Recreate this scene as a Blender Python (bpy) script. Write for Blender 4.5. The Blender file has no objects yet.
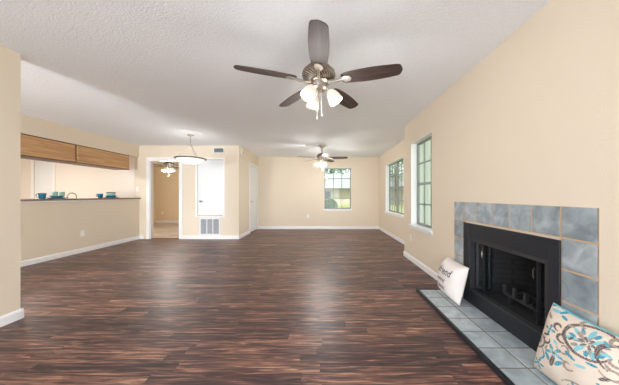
import bpy, bmesh, math, random
from mathutils import Vector, Matrix
random.seed(7)
S = bpy.context.scene
COL = S.collection
PI = math.pi
R = math.radians

# ------------------------------------------------------------------ camera, world, light
cam_d = bpy.data.cameras.new('camera'); cam = bpy.data.objects.new('camera', cam_d); COL.objects.link(cam)
cam.location = (0, 0, 1.135); cam.rotation_euler = (PI/2, 0, 0)
cam_d.sensor_width = 36; cam_d.lens = 226/619*36
cam_d.shift_x = -14.5/619; cam_d.shift_y = 3/619
cam_d.clip_start = .05; cam_d.clip_end = 300
S.camera = cam
W = bpy.data.worlds.new('world'); S.world = W; W.use_nodes = True
wn = W.node_tree.nodes; wl = W.node_tree.links
bgn = wn['Background']
sky = wn.new('ShaderNodeTexSky'); sky.sky_type = 'HOSEK_WILKIE'; sky.turbidity = 6
sky.sun_direction = Vector((-.04, -.6, .8)).normalized()
hs = wn.new('ShaderNodeHueSaturation'); hs.inputs['Saturation'].default_value = .35
wl.new(sky.outputs[0], hs.inputs['Color']); wl.new(hs.outputs[0], bgn.inputs[0])
bgn.inputs[1].default_value = 7.0
S.view_settings.view_transform = 'Standard'; S.view_settings.look = 'None'
S.view_settings.gamma = 1; S.view_settings.use_curve_mapping = False
S.view_settings.exposure = 0.6
S.cycles.max_bounces = 10; S.cycles.diffuse_bounces = 6
S.cycles.use_denoising = True

def area(name, loc, rot, sx, sy, power, col=(1, 1, 1)):
    l = bpy.data.lights.new(name, 'AREA'); l.shape = 'RECTANGLE'; l.size = sx; l.size_y = sy
    l.energy = power; l.color = col
    o = bpy.data.objects.new(name, l); COL.objects.link(o); o.location = loc; o.rotation_euler = rot
    return o
def point(name, loc, power, rad=.04, col=(1, .985, .965)):
    l = bpy.data.lights.new(name, 'POINT'); l.energy = power; l.shadow_soft_size = rad; l.color = col
    o = bpy.data.objects.new(name, l); COL.objects.link(o); o.location = loc
    return o
sun_d = bpy.data.lights.new('sun', 'SUN'); sun_d.energy = 3.6; sun_d.angle = R(2); sun_d.color = (1, .95, .87)
sun = bpy.data.objects.new('sun', sun_d); COL.objects.link(sun)
sun.rotation_euler = Vector((.04, .6, -.8)).to_track_quat('-Z', 'Y').to_euler()
# added fill lamps, unseen behind the camera, tilted up to brighten the room
area('living_fill_light', (-.62, -2.45, 1.0), (PI/2+.4, 0, 0), 3.6, 2.1, 105, (.86, .93, 1))
area('dining_fill_light', (-3.9, -2.45, 1.0), (PI/2+.45, 0, 0), 1.4, 2.1, 215, (.86, .93, 1))
def portal(loc, rot, sx, sy):
    o = area('window_portal', loc, rot, sx, sy, 1); o.data.cycles.is_portal = True
portal((1.75, 3.565, 1.33), (0, PI/2, 0), 1.4, .75)
portal((2.08, 6.07, 1.35), (0, PI/2, 0), 1.4, 1.5)
portal((.47, 7.86, 1.37), (-PI/2, 0, 0), .9, 1.4)

# ------------------------------------------------------------------ materials
def srgb(r, g, b):
    f = lambda c: (c/255/12.92) if c/255 <= .04045 else ((c/255+.055)/1.055)**2.4
    return (f(r), f(g), f(b), 1)
def mat(name, col, rough=.6, metal=0, spec=.5, bump=0, bscale=100, trans=0, emit=None, estr=0, var=0, vscale=3, coat=0):
    m = bpy.data.materials.new(name); m.use_nodes = True
    nt = m.node_tree; N = nt.nodes; L = nt.links; p = N['Principled BSDF']
    if len(col) == 3: col = (*col, 1)
    p.inputs['Base Color'].default_value = col
    p.inputs['Roughness'].default_value = rough; p.inputs['Metallic'].default_value = metal
    p.inputs['Specular IOR Level'].default_value = spec
    p.inputs['Transmission Weight'].default_value = trans
    p.inputs['Coat Weight'].default_value = coat
    if emit: p.inputs['Emission Color'].default_value = (*emit, 1); p.inputs['Emission Strength'].default_value = estr
    tc = N.new('ShaderNodeTexCoord')
    if bump:
        n = N.new('ShaderNodeTexNoise'); n.inputs['Scale'].default_value = bscale; n.inputs['Detail'].default_value = 3
        L.new(tc.outputs['Object'], n.inputs['Vector'])
        b = N.new('ShaderNodeBump'); b.inputs['Strength'].default_value = bump; b.inputs['Distance'].default_value = .01
        L.new(n.outputs[0], b.inputs['Height']); L.new(b.outputs[0], p.inputs['Normal'])
    if var:
        n = N.new('ShaderNodeTexNoise'); n.inputs['Scale'].default_value = vscale; n.inputs['Detail'].default_value = 4
        L.new(tc.outputs['Object'], n.inputs['Vector'])
        mx = N.new('ShaderNodeMix'); mx.data_type = 'RGBA'
        mx.inputs[6].default_value = tuple(c*(1-var) for c in col[:3])+(1,)
        mx.inputs[7].default_value = tuple(min(1, c*(1+var)) for c in col[:3])+(1,)
        L.new(n.outputs[0], mx.inputs[0]); L.new(mx.outputs[2], p.inputs['Base Color'])
    return m

WALL = mat('wall_paint', srgb(228, 215, 195), .7, bump=.25, bscale=110, spec=.3)
WALLK = mat('kitchen_paint', srgb(234, 226, 216), .7, bump=.2, bscale=110, spec=.3)
WALLB = mat('bedroom_paint', srgb(230, 211, 180), .7, bump=.2, bscale=110, spec=.3)
WHITE = mat('white_trim_paint', srgb(240, 240, 240), .35, bump=.02, bscale=30)
DOORW = mat('white_door_paint', srgb(232, 235, 237), .4, bump=.03, bscale=60)
CEIL = mat('popcorn_ceiling', srgb(243, 246, 251), .9, bump=.6, bscale=70, spec=.1, var=.07, vscale=55)
NICKEL = mat('brushed_nickel', (.46, .42, .38), .38, 1, bump=.03, bscale=200)
NICKELD = mat('dark_nickel', (.27, .21, .16), .32, 1, bump=.03, bscale=200)
CHROME = mat('chrome', (.7, .7, .7), .15, 1, bump=.01, bscale=200)
BLACKM = mat('black_metal', srgb(40, 43, 49), .45, .3, bump=.05, bscale=150)
BLACKT = mat('hearth_edge_metal', srgb(44, 46, 54), .4, .2, bump=.05, bscale=150)
IRON = mat('cast_iron', srgb(62, 62, 64), .6, .4, bump=.1, bscale=90)
PLASTIC = mat('white_plastic', srgb(243, 240, 232), .4, bump=.01, bscale=50)
SLOT = mat('dark_slot', srgb(60, 58, 55), .7, bump=.01)
GRILLE = mat('grille_metal', srgb(225, 228, 232), .4, bump=.02)
GDARK = mat('duct_dark', srgb(70, 74, 80), .8, bump=.05)
TEAL = mat('teal_glaze', srgb(12, 112, 140), .18, coat=.5, var=.12, vscale=20)
TEALL = mat('teal_blue_glaze', srgb(70, 140, 170), .2, coat=.5, var=.1, vscale=20)
MINT = mat('mint_glaze', srgb(190, 232, 215), .15, var=.05, vscale=20, trans=.35)
DARKRIM = mat('dark_rim', srgb(70, 80, 70), .4, var=.1)
FRAMEW = mat('window_frame_grey', srgb(138, 142, 138), .5, bump=.02)
MUNT = mat('muntin_grey', srgb(140, 148, 144), .5, bump=.02)
SHADE = mat('frosted_glass_shade', srgb(190, 180, 168), .35, trans=.0, emit=(1, .88, .72), estr=.3, var=.03)
BULB = mat('lit_bulb', (1, 1, 1), .5, emit=(1, .88, .7), estr=9, var=.01)
BOWL = mat('alabaster_bowl', srgb(225, 223, 220), .35, emit=(1, .97, .92), estr=.4, var=.06, vscale=8)
LAMP = mat('fluorescent_diffuser', srgb(250, 250, 248), .5, emit=(1, .97, .92), estr=2.5, var=.01)

def math_node(N, L, op, a, b=None, c=None):
    n = N.new('ShaderNodeMath'); n.operation = op
    for i, v in enumerate((a, b, c)):
        if v is None: continue
        if isinstance(v, (int, float)): n.inputs[i].default_value = v
        else: L.new(v, n.inputs[i])
    return n.outputs[0]
def glass_mat():
    m = bpy.data.materials.new('window_glass'); m.use_nodes = True
    nt = m.node_tree; N = nt.nodes; L = nt.links; N.remove(N['Principled BSDF'])
    t = N.new('ShaderNodeBsdfTransparent'); t.inputs[0].default_value = (.93, .96, .94, 1)
    g = N.new('ShaderNodeBsdfGlossy'); g.inputs['Roughness'].default_value = .03
    f = N.new('ShaderNodeLayerWeight'); f.inputs[0].default_value = .5
    fac = math_node(N, L, 'ADD', math_node(N, L, 'MULTIPLY', math_node(N, L, 'POWER', f.outputs['Facing'], 5.0), .5), .02)
    mx = N.new('ShaderNodeMixShader'); L.new(fac, mx.inputs[0]); L.new(t.outputs[0], mx.inputs[1]); L.new(g.outputs[0], mx.inputs[2])
    L.new(mx.outputs[0], N['Material Output'].inputs[0]); return m
GLASS = glass_mat()

def ramp(N, L, fac, stops):
    r = N.new('ShaderNodeValToRGB'); e = r.color_ramp.elements
    while len(e) < len(stops): e.new(.5)
    for i, (p, c) in enumerate(stops): e[i].position = p; e[i].color = c
    L.new(fac, r.inputs[0]); return r.outputs[0]
def plank_mat(name, w, ln, cols, rough, grain_scale=(2.2, 26, 1)):
    m = bpy.data.materials.new(name); m.use_nodes = True
    nt = m.node_tree; N = nt.nodes; L = nt.links; p = N['Principled BSDF']
    M = lambda *a: math_node(N, L, *a)
    tc = N.new('ShaderNodeTexCoord'); sp = N.new('ShaderNodeSeparateXYZ'); L.new(tc.outputs['Object'], sp.inputs[0])
    X, Y = sp.outputs[0], sp.outputs[1]
    yr = M('DIVIDE', Y, w); row = M('FLOOR', yr)
    wn1 = N.new('ShaderNodeTexWhiteNoise'); wn1.noise_dimensions = '1D'; L.new(row, wn1.inputs['W'])
    xr = M('ADD', M('DIVIDE', X, ln), M('MULTIPLY', wn1.outputs[0], 7.3)); idx = M('FLOOR', xr)
    cb = N.new('ShaderNodeCombineXYZ'); L.new(row, cb.inputs[0]); L.new(idx, cb.inputs[1])
    wn2 = N.new('ShaderNodeTexWhiteNoise'); wn2.noise_dimensions = '2D'; L.new(cb.outputs[0], wn2.inputs['Vector'])
    rnd = wn2.outputs[0]
    # grain coordinates, shifted per plank
    gx = M('ADD', M('MULTIPLY', X, grain_scale[0]), M('MULTIPLY', rnd, 37.0)); gy = M('MULTIPLY', Y, grain_scale[1])
    gc = N.new('ShaderNodeCombineXYZ'); L.new(gx, gc.inputs[0]); L.new(gy, gc.inputs[1]); L.new(M('MULTIPLY', rnd, 11.0), gc.inputs[2])
    n1 = N.new('ShaderNodeTexNoise'); n1.inputs['Scale'].default_value = 1; n1.inputs['Detail'].default_value = 5; n1.inputs['Distortion'].default_value = .8
    n1.inputs['Roughness'].default_value = .62
    L.new(gc.outputs[0], n1.inputs['Vector'])
    v = M('ADD', M('MULTIPLY', M('SUBTRACT', n1.outputs[0], .5), 2.9), M('ADD', .42, M('MULTIPLY', M('SUBTRACT', rnd, .5), .36)))
    c = ramp(N, L, v, cols)
    # plank gaps
    fy = M('FRACT', yr); ey = M('MINIMUM', fy, M('SUBTRACT', 1.0, fy))
    fx = M('FRACT', xr); ex = M('MINIMUM', fx, M('SUBTRACT', 1.0, fx))
    gap = M('MINIMUM', M('DIVIDE', ey, .02), M('DIVIDE', ex, .0022))
    gap = M('MINIMUM', gap, 1.0)
    mx = N.new('ShaderNodeMix'); mx.data_type = 'RGBA'; mx.inputs[6].default_value = tuple(q*.4 for q in cols[0][1][:3])+(1,)
    L.new(M('ADD', M('MULTIPLY', gap, .7), .3), mx.inputs[0]); L.new(c, mx.inputs[7]); L.new(mx.outputs[2], p.inputs['Base Color'])
    b = N.new('ShaderNodeBump'); b.inputs['Strength'].default_value = .25; b.inputs['Distance'].default_value = .002
    L.new(M('ADD', gap, M('MULTIPLY', n1.outputs[0], .6)), b.inputs['Height']); L.new(b.outputs[0], p.inputs['Normal'])
    p.inputs['Roughness'].default_value = rough; p.inputs['Specular IOR Level'].default_value = .38
    return m
FLOOR = plank_mat('walnut_laminate', .085, .95, [(0, srgb(50, 40, 42)), (.3, srgb(76, 57, 56)), (.55, srgb(108, 78, 70)), (.8, srgb(150, 108, 90)), (1, srgb(182, 146, 124))], .38, (3.2, 48, 1))
FLOORB = plank_mat('pale_tile_floor', .3, .6, [(0, srgb(176, 160, 144)), (1, srgb(206, 194, 180))], .4, (1, 3, 1))

def wood_mat(name, cols, scale, rough=.4, axis='Object', dist=1.0):
    m = bpy.data.materials.new(name); m.use_nodes = True
    N = m.node_tree.nodes; L = m.node_tree.links; p = N['Principled BSDF']
    tc = N.new('ShaderNodeTexCoord'); mp = N.new('ShaderNodeMapping'); mp.inputs['Scale'].default_value = scale
    L.new(tc.outputs['Object'], mp.inputs[0])
    n = N.new('ShaderNodeTexNoise'); n.inputs['Scale'].default_value = 1; n.inputs['Detail'].default_value = 4; n.inputs['Distortion'].default_value = dist
    L.new(mp.outputs[0], n.inputs['Vector'])
    L.new(ramp(N, L, n.outputs[0], cols), p.inputs['Base Color']); p.inputs['Roughness'].default_value = rough
    return m
OAK = wood_mat('oak_veneer', [(.3, srgb(172, 128, 84)), (.7, srgb(216, 172, 122))], (30, 1.5, 45), .45)
OAKD = wood_mat('oak_edge_dark', [(.3, srgb(84, 52, 34)), (.7, srgb(112, 72, 46))], (30, 2, 30), .45)
BLADE = wood_mat('walnut_blade', [(.3, srgb(50,40,38)), (.6, srgb(74, 57, 51)), (.8, srgb(96, 75, 66))], (3, 40, 20), .55)
LAMIN = wood_mat('brown_laminate', [(.3, srgb(110, 84, 66)), (.7, srgb(160, 130, 106))], (40, 40, 40), .3)

def tile_mat(cols=[(.3, srgb(120, 131, 138)), (.5, srgb(150, 161, 167)), (.75, srgb(186, 194, 198))], name='slate_blue_tile'):
    m = bpy.data.materials.new(name); m.use_nodes = True
    N = m.node_tree.nodes; L = m.node_tree.links; p = N['Principled BSDF']
    tc = N.new('ShaderNodeTexCoord'); geo = N.new('ShaderNodeNewGeometry')
    n = N.new('ShaderNodeTexNoise'); n.inputs['Scale'].default_value = 9; n.inputs['Detail'].default_value = 6; n.inputs['Distortion'].default_value = .6
    L.new(tc.outputs['Object'], n.inputs['Vector'])
    f = math_node(N, L, 'ADD', n.outputs[0], math_node(N, L, 'MULTIPLY', math_node(N, L, 'SUBTRACT', geo.outputs['Random Per Island'], .5), .22))
    L.new(ramp(N, L, f, cols), p.inputs['Base Color'])
    p.inputs['Roughness'].default_value = .3
    b = N.new('ShaderNodeBump'); b.inputs['Strength'].default_value = .2; b.inputs['Distance'].default_value = .003; L.new(n.outputs[0], b.inputs['Height']); L.new(b.outputs[0], p.inputs['Normal'])
    return m
TILE = tile_mat()
TILEH_LIT = tile_mat([(.3, srgb(150, 162, 170)), (.5, srgb(174, 185, 191)), (.75, srgb(200, 208, 212))], 'slate_blue_tile_lit')  # paler copy of the tile, light falling on the hearth put into its colour
GROUT = mat('tan_grout', srgb(206, 172, 134), .9, bump=.3, bscale=300)
GROUTH = mat('hearth_grout', srgb(128, 112, 98), .9, bump=.3, bscale=300)
def brick_mat():
    m = bpy.data.materials.new('sooty_firebrick'); m.use_nodes = True
    N = m.node_tree.nodes; L = m.node_tree.links; p = N['Principled BSDF']
    tc = N.new('ShaderNodeTexCoord'); mp = N.new('ShaderNodeMapping'); mp.inputs['Rotation'].default_value = (0, PI/2, PI/2)
    b = N.new('ShaderNodeTexBrick'); b.inputs['Scale'].default_value = 5
    b.inputs['Color1'].default_value = srgb(42, 42, 44); b.inputs['Color2'].default_value = srgb(50, 50, 51); b.inputs['Mortar'].default_value = srgb(34, 34, 36)
    L.new(tc.outputs['Object'], mp.inputs[0]); L.new(mp.outputs[0], b.inputs['Vector']); L.new(b.outputs[0], p.inputs['Base Color'])
    p.inputs['Roughness'].default_value = .9; return m
BRICK = brick_mat()

# ------------------------------------------------------------------ mesh helpers
def link(name, bm, m=None, parent=None, smooth=False, mats=None, autosm=None):
    bmesh.ops.recalc_face_normals(bm, faces=bm.faces)
    me = bpy.data.meshes.new(name); bm.to_mesh(me); bm.free()
    for x in (mats or ([m] if m else [])): me.materials.append(x)
    if smooth: me.shade_smooth()
    if autosm:
        me.shade_smooth()
        try: me.set_sharp_from_angle(angle=R(autosm))
        except Exception: pass
    o = bpy.data.objects.new(name, me); COL.objects.link(o)
    if parent: o.parent = parent
    return o
def box(bm, a, b, bev=0, mi=0):
    x0, x1 = sorted((a[0], b[0])); y0, y1 = sorted((a[1], b[1])); z0, z1 = sorted((a[2], b[2]))
    r = bmesh.ops.create_cube(bm, size=1)
    vs = r['verts']
    for v in vs: v.co = Vector(((x0+x1)/2+v.co.x*(x1-x0), (y0+y1)/2+v.co.y*(y1-y0), (z0+z1)/2+v.co.z*(z1-z0)))
    fs = list({f for v in vs for f in v.link_faces})
    for f in fs: f.material_index = mi
    if bev:
        es = list({e for v in vs for e in v.link_edges})
        q = bmesh.ops.bevel(bm, geom=es, offset=bev, segments=2, affect='EDGES', profile=.5)
        for f in q['faces']: f.material_index = mi
def B(name, a, b, m, parent=None, bev=0):
    bm = bmesh.new(); box(bm, a, b, bev); return link(name, bm, m, parent)
def lathe(bm, prof, n=32, origin=(0, 0, 0), mtx=None, close=False):
    rings = []
    for (r, z) in prof:
        ring = []
        for i in range(n):
            a = 2*PI*i/n; v = Vector((r*math.cos(a), r*math.sin(a), z))
            if mtx: v = mtx @ v
            ring.append(bm.verts.new(v+Vector(origin)))
        rings.append(ring)
    for k in range(len(rings)-1):
        for i in range(n):
            j = (i+1) % n
            try: bm.faces.new((rings[k][i], rings[k][j], rings[k+1][j], rings[k+1][i]))
            except ValueError: pass
    if prof[0][0] > 1e-4 and close: bm.faces.new(rings[0])
    if prof[-1][0] > 1e-4 and close: bm.faces.new(rings[-1])
    bmesh.ops.remove_doubles(bm, verts=[v for r in rings for v in r], dist=1e-5)
def tube(bm, pts, rad, n=8, radii=None):
    pts = [Vector(p) for p in pts]; rings = []
    for i, p in enumerate(pts):
        d = (pts[min(i+1, len(pts)-1)]-pts[max(i-1, 0)]).normalized()
        up = Vector((0, 0, 1)) if abs(d.z) < .95 else Vector((1, 0, 0))
        s = d.cross(up).normalized(); t = s.cross(d).normalized(); r = radii[i] if radii else rad
        rings.append([bm.verts.new(p+s*r*math.cos(2*PI*k/n)+t*r*math.sin(2*PI*k/n)) for k in range(n)])
    for a, b in zip(rings, rings[1:]):
        for k in range(n): bm.faces.new((a[k], a[(k+1) % n], b[(k+1) % n], b[k]))
    bm.faces.new(rings[0]); bm.faces.new(rings[-1])
def prism(bm, poly, axis, a0, a1, mi=0):
    def mk(p, a): return {'x': (a, p[0], p[1]), 'y': (p[0], a, p[1]), 'z': (p[0], p[1], a)}[axis]
    v0 = [bm.verts.new(mk(p, a0)) for p in poly]; v1 = [bm.verts.new(mk(p, a1)) for p in poly]
    fs = [bm.faces.new(v0), bm.faces.new(v1)]
    for i in range(len(poly)):
        j = (i+1) % len(poly); fs.append(bm.faces.new((v0[i], v0[j], v1[j], v1[i])))
    for f in fs: f.material_index = mi
def tag(o, label=None, cat=None, group=None, kind=None):
    if label: o['label'] = label
    if cat: o['category'] = cat
    if group: o['group'] = group
    if kind: o['kind'] = kind
    return o
def empty(name, loc=(0, 0, 0), rz=0, label=None, cat=None, group=None, kind=None):
    o = bpy.data.objects.new(name, None); COL.objects.link(o); o.location = loc; o.rotation_euler = (0, 0, rz)
    o.empty_display_size = .1
    return tag(o, label, cat, group, kind)
def copy_tree(o, parent=None):
    c = o.copy(); COL.objects.link(c); c.parent = parent
    for ch in [x for x in bpy.data.objects if x.parent == o]: copy_tree(ch, c)
    return c
def wall(name, axis, pos0, pos1, a0, a1, z0, z1, holes, m, label, cat='wall', parent=None):
    """slab between pos0..pos1 on the axis, spanning a0..a1 along, with rectangular holes (b0,b1,c0,c1)"""
    bm = bmesh.new()
    cuts = sorted({a0, a1, *[h[0] for h in holes], *[h[1] for h in holes]})
    for p, q in zip(cuts, cuts[1:]):
        hs_ = [h for h in holes if h[0] <= p+1e-6 and h[1] >= q-1e-6]
        spans = [(z0, z1)]
        for h in hs_:
            ns = []
            for (s, e) in spans:
                if h[2] > s: ns.append((s, min(e, h[2])))
                if h[3] < e: ns.append((max(s, h[3]), e))
            spans = ns
        for (s, e) in spans:
            if e-s < 1e-4: continue
            if axis == 'x': box(bm, (pos0, p, s), (pos1, q, e))
            else: box(bm, (p, pos0, s), (q, pos1, e))
    bmesh.ops.remove_doubles(bm, verts=bm.verts, dist=1e-5)
    o = link(name, bm, m, parent); tag(o, label, cat, kind='structure'); return o

H = 2.44; XL = -4.82; XR = 1.52; XR2 = 1.864; YJ = 4.27; YF = 7.66; YD = 5.90; XC = -2.22; YB = -2.2

# ------------------------------------------------------------------ shell
o = B('floor', (XL-.12, YB, -.1), (XR2+.14, YF+.14, 0), FLOOR); tag(o, 'dark walnut laminate plank floor running across the living room', 'floor', kind='structure')
o = B('floor_kitchen', (-8.4, YB, -.1), (XL-.12, YD, 0), FLOORB); tag(o, 'kitchen floor behind the half wall', 'floor', kind='structure')
o = B('floor_bedroom', (-7, YF+.14, -.1), (XC-.1, 9.6, -.002), FLOORB)
bm = bmesh.new(); box(bm, (-7, YF+.14, -.1), (-2.9, 9.6, 0)); bpy.data.objects.remove(o)
box(bm, (-7, YD+.1, -.0), (-2.9, 9.6, .003)); o = link('floor_bedroom', bm, FLOORB); tag(o, 'pale floor of the bedroom seen through the open doorway', 'floor', kind='structure')
o = B('ceiling', (-8.4, YB-.2, H), (XR2+.14, 9.7, H+.1), CEIL); tag(o, 'white popcorn textured ceiling', 'ceiling', kind='structure')

W2 = (3.18, 3.95, .62, 2.04)      # window in the fireplace wall
W3 = (5.29, 6.84, .65, 2.05)      # double window in the recessed wall
W1 = (.01, .93, .665, 2.07)       # window in the far wall
FB = (1.515, 2.346, 0, .70)       # firebox hole
wall('wall_right', 'x', XR, XR+.14, YB, YJ, 0, H, [W2, (FB[0]-.03, FB[1]+.03, 0, .74)], WALL, 'cream textured wall that carries the fireplace')
wall('wall_right_recess', 'x', XR2, XR2+.14, YJ-.12, YF, 0, H, [W3], WALL, 'cream recessed wall with the double window')
wall('wall_jog', 'y', YJ-.12, YJ, XR+.14, XR2, 0, H, [], WALL, 'short return wall between fireplace wall and recessed wall')
wall('wall_far', 'y', YF, YF+.14, -2.9, XR2+.14, 0, H, [W1], WALL, 'cream far wall with a gridded window')
DH = (-4.545, -3.775, 0, 2.05)
KD = (-7.57, -7.07, 0, 2.05)
wall('wall_doorway', 'y', YD, YD+.1, -8.4, XC, 0, H, [DH, KD, (-3.30, -2.64, .60, 2.07)], WALL, 'cream wall with the open doorway and the air handler closet door')
wall('wall_corridor', 'x', XC-.1, XC, YD+.1, YF, 0, H, [(6.78, 7.52, 0, 2.05)], WALL, 'cream side wall with the white passage door')
wall('wall_left', 'x', XL-.12, XL, YB, YD, 0, 2.13, [(2.5, YD, 1.045, 2.13)], WALL, 'cream half wall between living room and kitchen')
o = B('wall_soffit', (XL-.12, YB, 2.13), (XL, YD, H), WALL); tag(o, 'cream soffit above the kitchen pass-through', 'soffit', kind='structure')
wall('wall_stub', 'x', -2.93, -2.80, YB, 2.085, 0, H, [], WALL, 'cream wall end at the left edge of the room', 'wall')
wall('wall_back', 'y', YB-.14, YB, -8.4, XR+.14, 0, H, [(-2.45, 1.22, .1, 2.2), (-4.6, -3.1, .1, 2.2)], WALL, 'cream wall behind the camera with openings added for fill light')  # openings added so the fill lamps outside can shine in
wall('wall_kitchen', 'x', -8.5, -8.4, YB, YD+.1, 0, H, [], WALLK, 'pale kitchen side wall')
for x_, y_ in (((-8.39, YD), (XL-.15, YD)),):
    bm = bmesh.new(); box(bm, (x_[0], YD-.004, 0), (-7.64, YD-.0002, H)); box(bm, (-7.0, YD-.004, 0), (XL-.125, YD-.0002, H)); o = link('wall_kitchen_end', bm, WALLK); tag(o, 'pale end wall of the kitchen seen through the pass-through', 'wall', kind='structure')
wall('wall_bedroom_left', 'x', -7.1, -7.0, YD+.1, 9.6, 0, H, [], WALLB, 'tan left wall of the bedroom')
wall('wall_bedroom_right', 'x', -2.9, -2.8, YD+.1, 9.6, 0, H, [], WALLB, 'tan right wall of the bedroom')
wall('wall_bedroom_far', 'y', 9.4, 9.5, -7, -2.9, 0, H, [], WALLB, 'tan far wall of the bedroom')
# closet box behind the white closet door
wall('wall_closet', 'y', 6.4, 6.45, -2.8, XC-.1, 0, H, [], WALL, 'closet back wall')

# baseboards
def baseboard(name, pts, label):
    """chain of (x,y) points on the wall faces; profile offset to the left of travel"""
    bm = bmesh.new()
    for (a, b) in zip(pts, pts[1:]):
        a = Vector((*a, 0)); b = Vector((*b, 0)); d = (b-a).normalized(); n = Vector((-d.y, d.x, 0)); t = .015
        prof = [(0, 0), (t, 0), (t, .07), (t*.4, .088), (0, .09)]
        v0 = [bm.verts.new(a-d*0+n*p+Vector((0, 0, z))) for p, z in prof]
        v1 = [bm.verts.new(b+n*p+Vector((0, 0, z))) for p, z in prof]
        bm.faces.new(v0); bm.faces.new(v1)
        for i in range(5): j = (i+1) % 5; bm.faces.new((v0[i], v0[j], v1[j], v1[i]))
    o = link(name, bm, WHITE); tag(o, label, 'baseboard', kind='structure'); return o
baseboard('baseboard_left', [(XL, YD), (XL, YB)], 'white baseboard under the half wall')
baseboard('baseboard_door', [(-4.707, YD), (XL+.015, YD)], 'short white baseboard left of the doorway')
baseboard('baseboard_closet', [(XC+.015, YD), (-3.695, YD)], 'white baseboard under the air return grille')
baseboard('baseboard_corridor', [(XC, 6.72), (XC, YD-.015)], 'white baseboard along the side wall to the passage door')
baseboard('baseboard_far', [(XR2, YF), (XC, YF)], 'white baseboard along the far wall')
baseboard('baseboard_recess', [(XR2, YJ), (XR2, YF-.015)], 'white baseboard below the double window')
baseboard('baseboard_jog', [(XR-.015, YJ), (XR2, YJ)], 'white baseboard on the return')
baseboard('baseboard_right', [(XR, 2.68), (XR, YJ+.015)], 'white baseboard below the fireplace wall window')
baseboard('baseboard_stub', [(-2.80, 2.10), (-2.80, YB)], 'white baseboard on the near left wall end')
baseboard('baseboard_stub_end', [(-2.93, 2.085), (-2.785, 2.085)], 'white baseboard wrapping the end of the near left wall')
baseboard('baseboard_bedroom', [(-2.9, 9.4), (-7, 9.4)], 'white baseboard in the bedroom')

# ------------------------------------------------------------------ doors and casings
def casing(name, x0, x1, z1, y, parent, bottom=0, w=.085, t=.018, sill=False, rev=1):
    bm = bmesh.new()
    box(bm, (x0-w, y, bottom), (x0, y-t, z1+w), .004); box(bm, (x1, y, bottom), (x1+w, y-t, z1+w), .004)
    box(bm, (x0, y, z1), (x1, y-t, z1+w), .004)
    if sill: box(bm, (x0-w, y, bottom-w*.6), (x1+w, y-t, bottom), .004)
    return link(name, bm, WHITE, parent)
d1 = empty('door_1', (0, 0, 0), label='open doorway with white casing to the bedroom', cat='doorway', kind='structure')
casing('casing', -4.545, -3.775, 2.05, YD, d1)
bm = bmesh.new(); box(bm, (-4.545, YD, 0), (-4.53, YD+.1, 2.05)); box(bm, (-3.79, YD, 0), (-3.775, YD+.1, 2.05)); box(bm, (-4.53, YD, 2.035), (-3.79, YD+.1, 2.05))
link('jamb', bm, WHITE, d1)
B('threshold', (-4.53, YD, 0), (-3.79, YD+.1, .008), OAKD, d1)

def lever(parent, loc, side=1, ax='y'):
    """lever handle: rose + neck + lever pointing along +side"""
    bm = bmesh.new()
    lathe(bm, [(0, 0), (.028, 0), (.028, .006), (.012, .012), (.01, .05), (0, .05)], 20)
    tube(bm, [(0, 0, .045), (side*.03, 0, .05), (side*.1, 0, .048)], .009)
    for v in bm.verts:
        x, y, z = v.co
        v.co = Vector((x, -z, y)) if ax == 'y' else Vector((z, x, y))
    o = link('door_handle', bm, CHROME, parent, autosm=40); o.location = loc; o['label'] = 'satin metal lever handle'; return o
d2 = empty('door_2', label='white flush closet door raised above the return grille', cat='door', kind='structure')
casing('casing', -3.30, -2.64, 2.07, YD, d2, bottom=.60, w=.05, sill=True)
B('door_slab', (-3.295, YD+.005, .615), (-2.645, YD+.04, 2.065), DOORW, d2, .003)
lever(d2, (-3.225, YD+.005, .985), 1)
d3 = empty('door_3', label='white passage door in the side wall near the far corner', cat='door', kind='structure')
bm = bmesh.new(); w = .07
box(bm, (XC, 6.78-w, 0), (XC+.018, 6.78, 2.05+w), .004); box(bm, (XC, 7.52, 0), (XC+.018, 7.52+w, 2.05+w), .004); box(bm, (XC, 6.78, 2.05), (XC+.018, 7.52, 2.05+w), .004)
link('casing', bm, WHITE, d3)
B('door_slab', (XC-.045, 6.785, .02), (XC-.008, 7.515, 2.045), DOORW, d3, .003)
B('threshold', (XC-.09, 6.785, 0), (XC-.001, 7.515, .012), BLACKM, d3)  # black strip stands for the shaded gap beneath the door
lever(d3, (XC-.01, 6.86, .95), 1, 'x')
d4 = empty('door_4', label='white pantry door at the far end of the kitchen', cat='door', kind='structure')
casing('casing', -7.57, -7.07, 2.05, YD, d4, w=.06)
B('door_slab', (-7.565, YD+.01, .01), (-7.075, YD+.045, 2.045), DOORW, d4, .003)
lever(d4, (-7.13, YD+.01, .95), -1)

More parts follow.
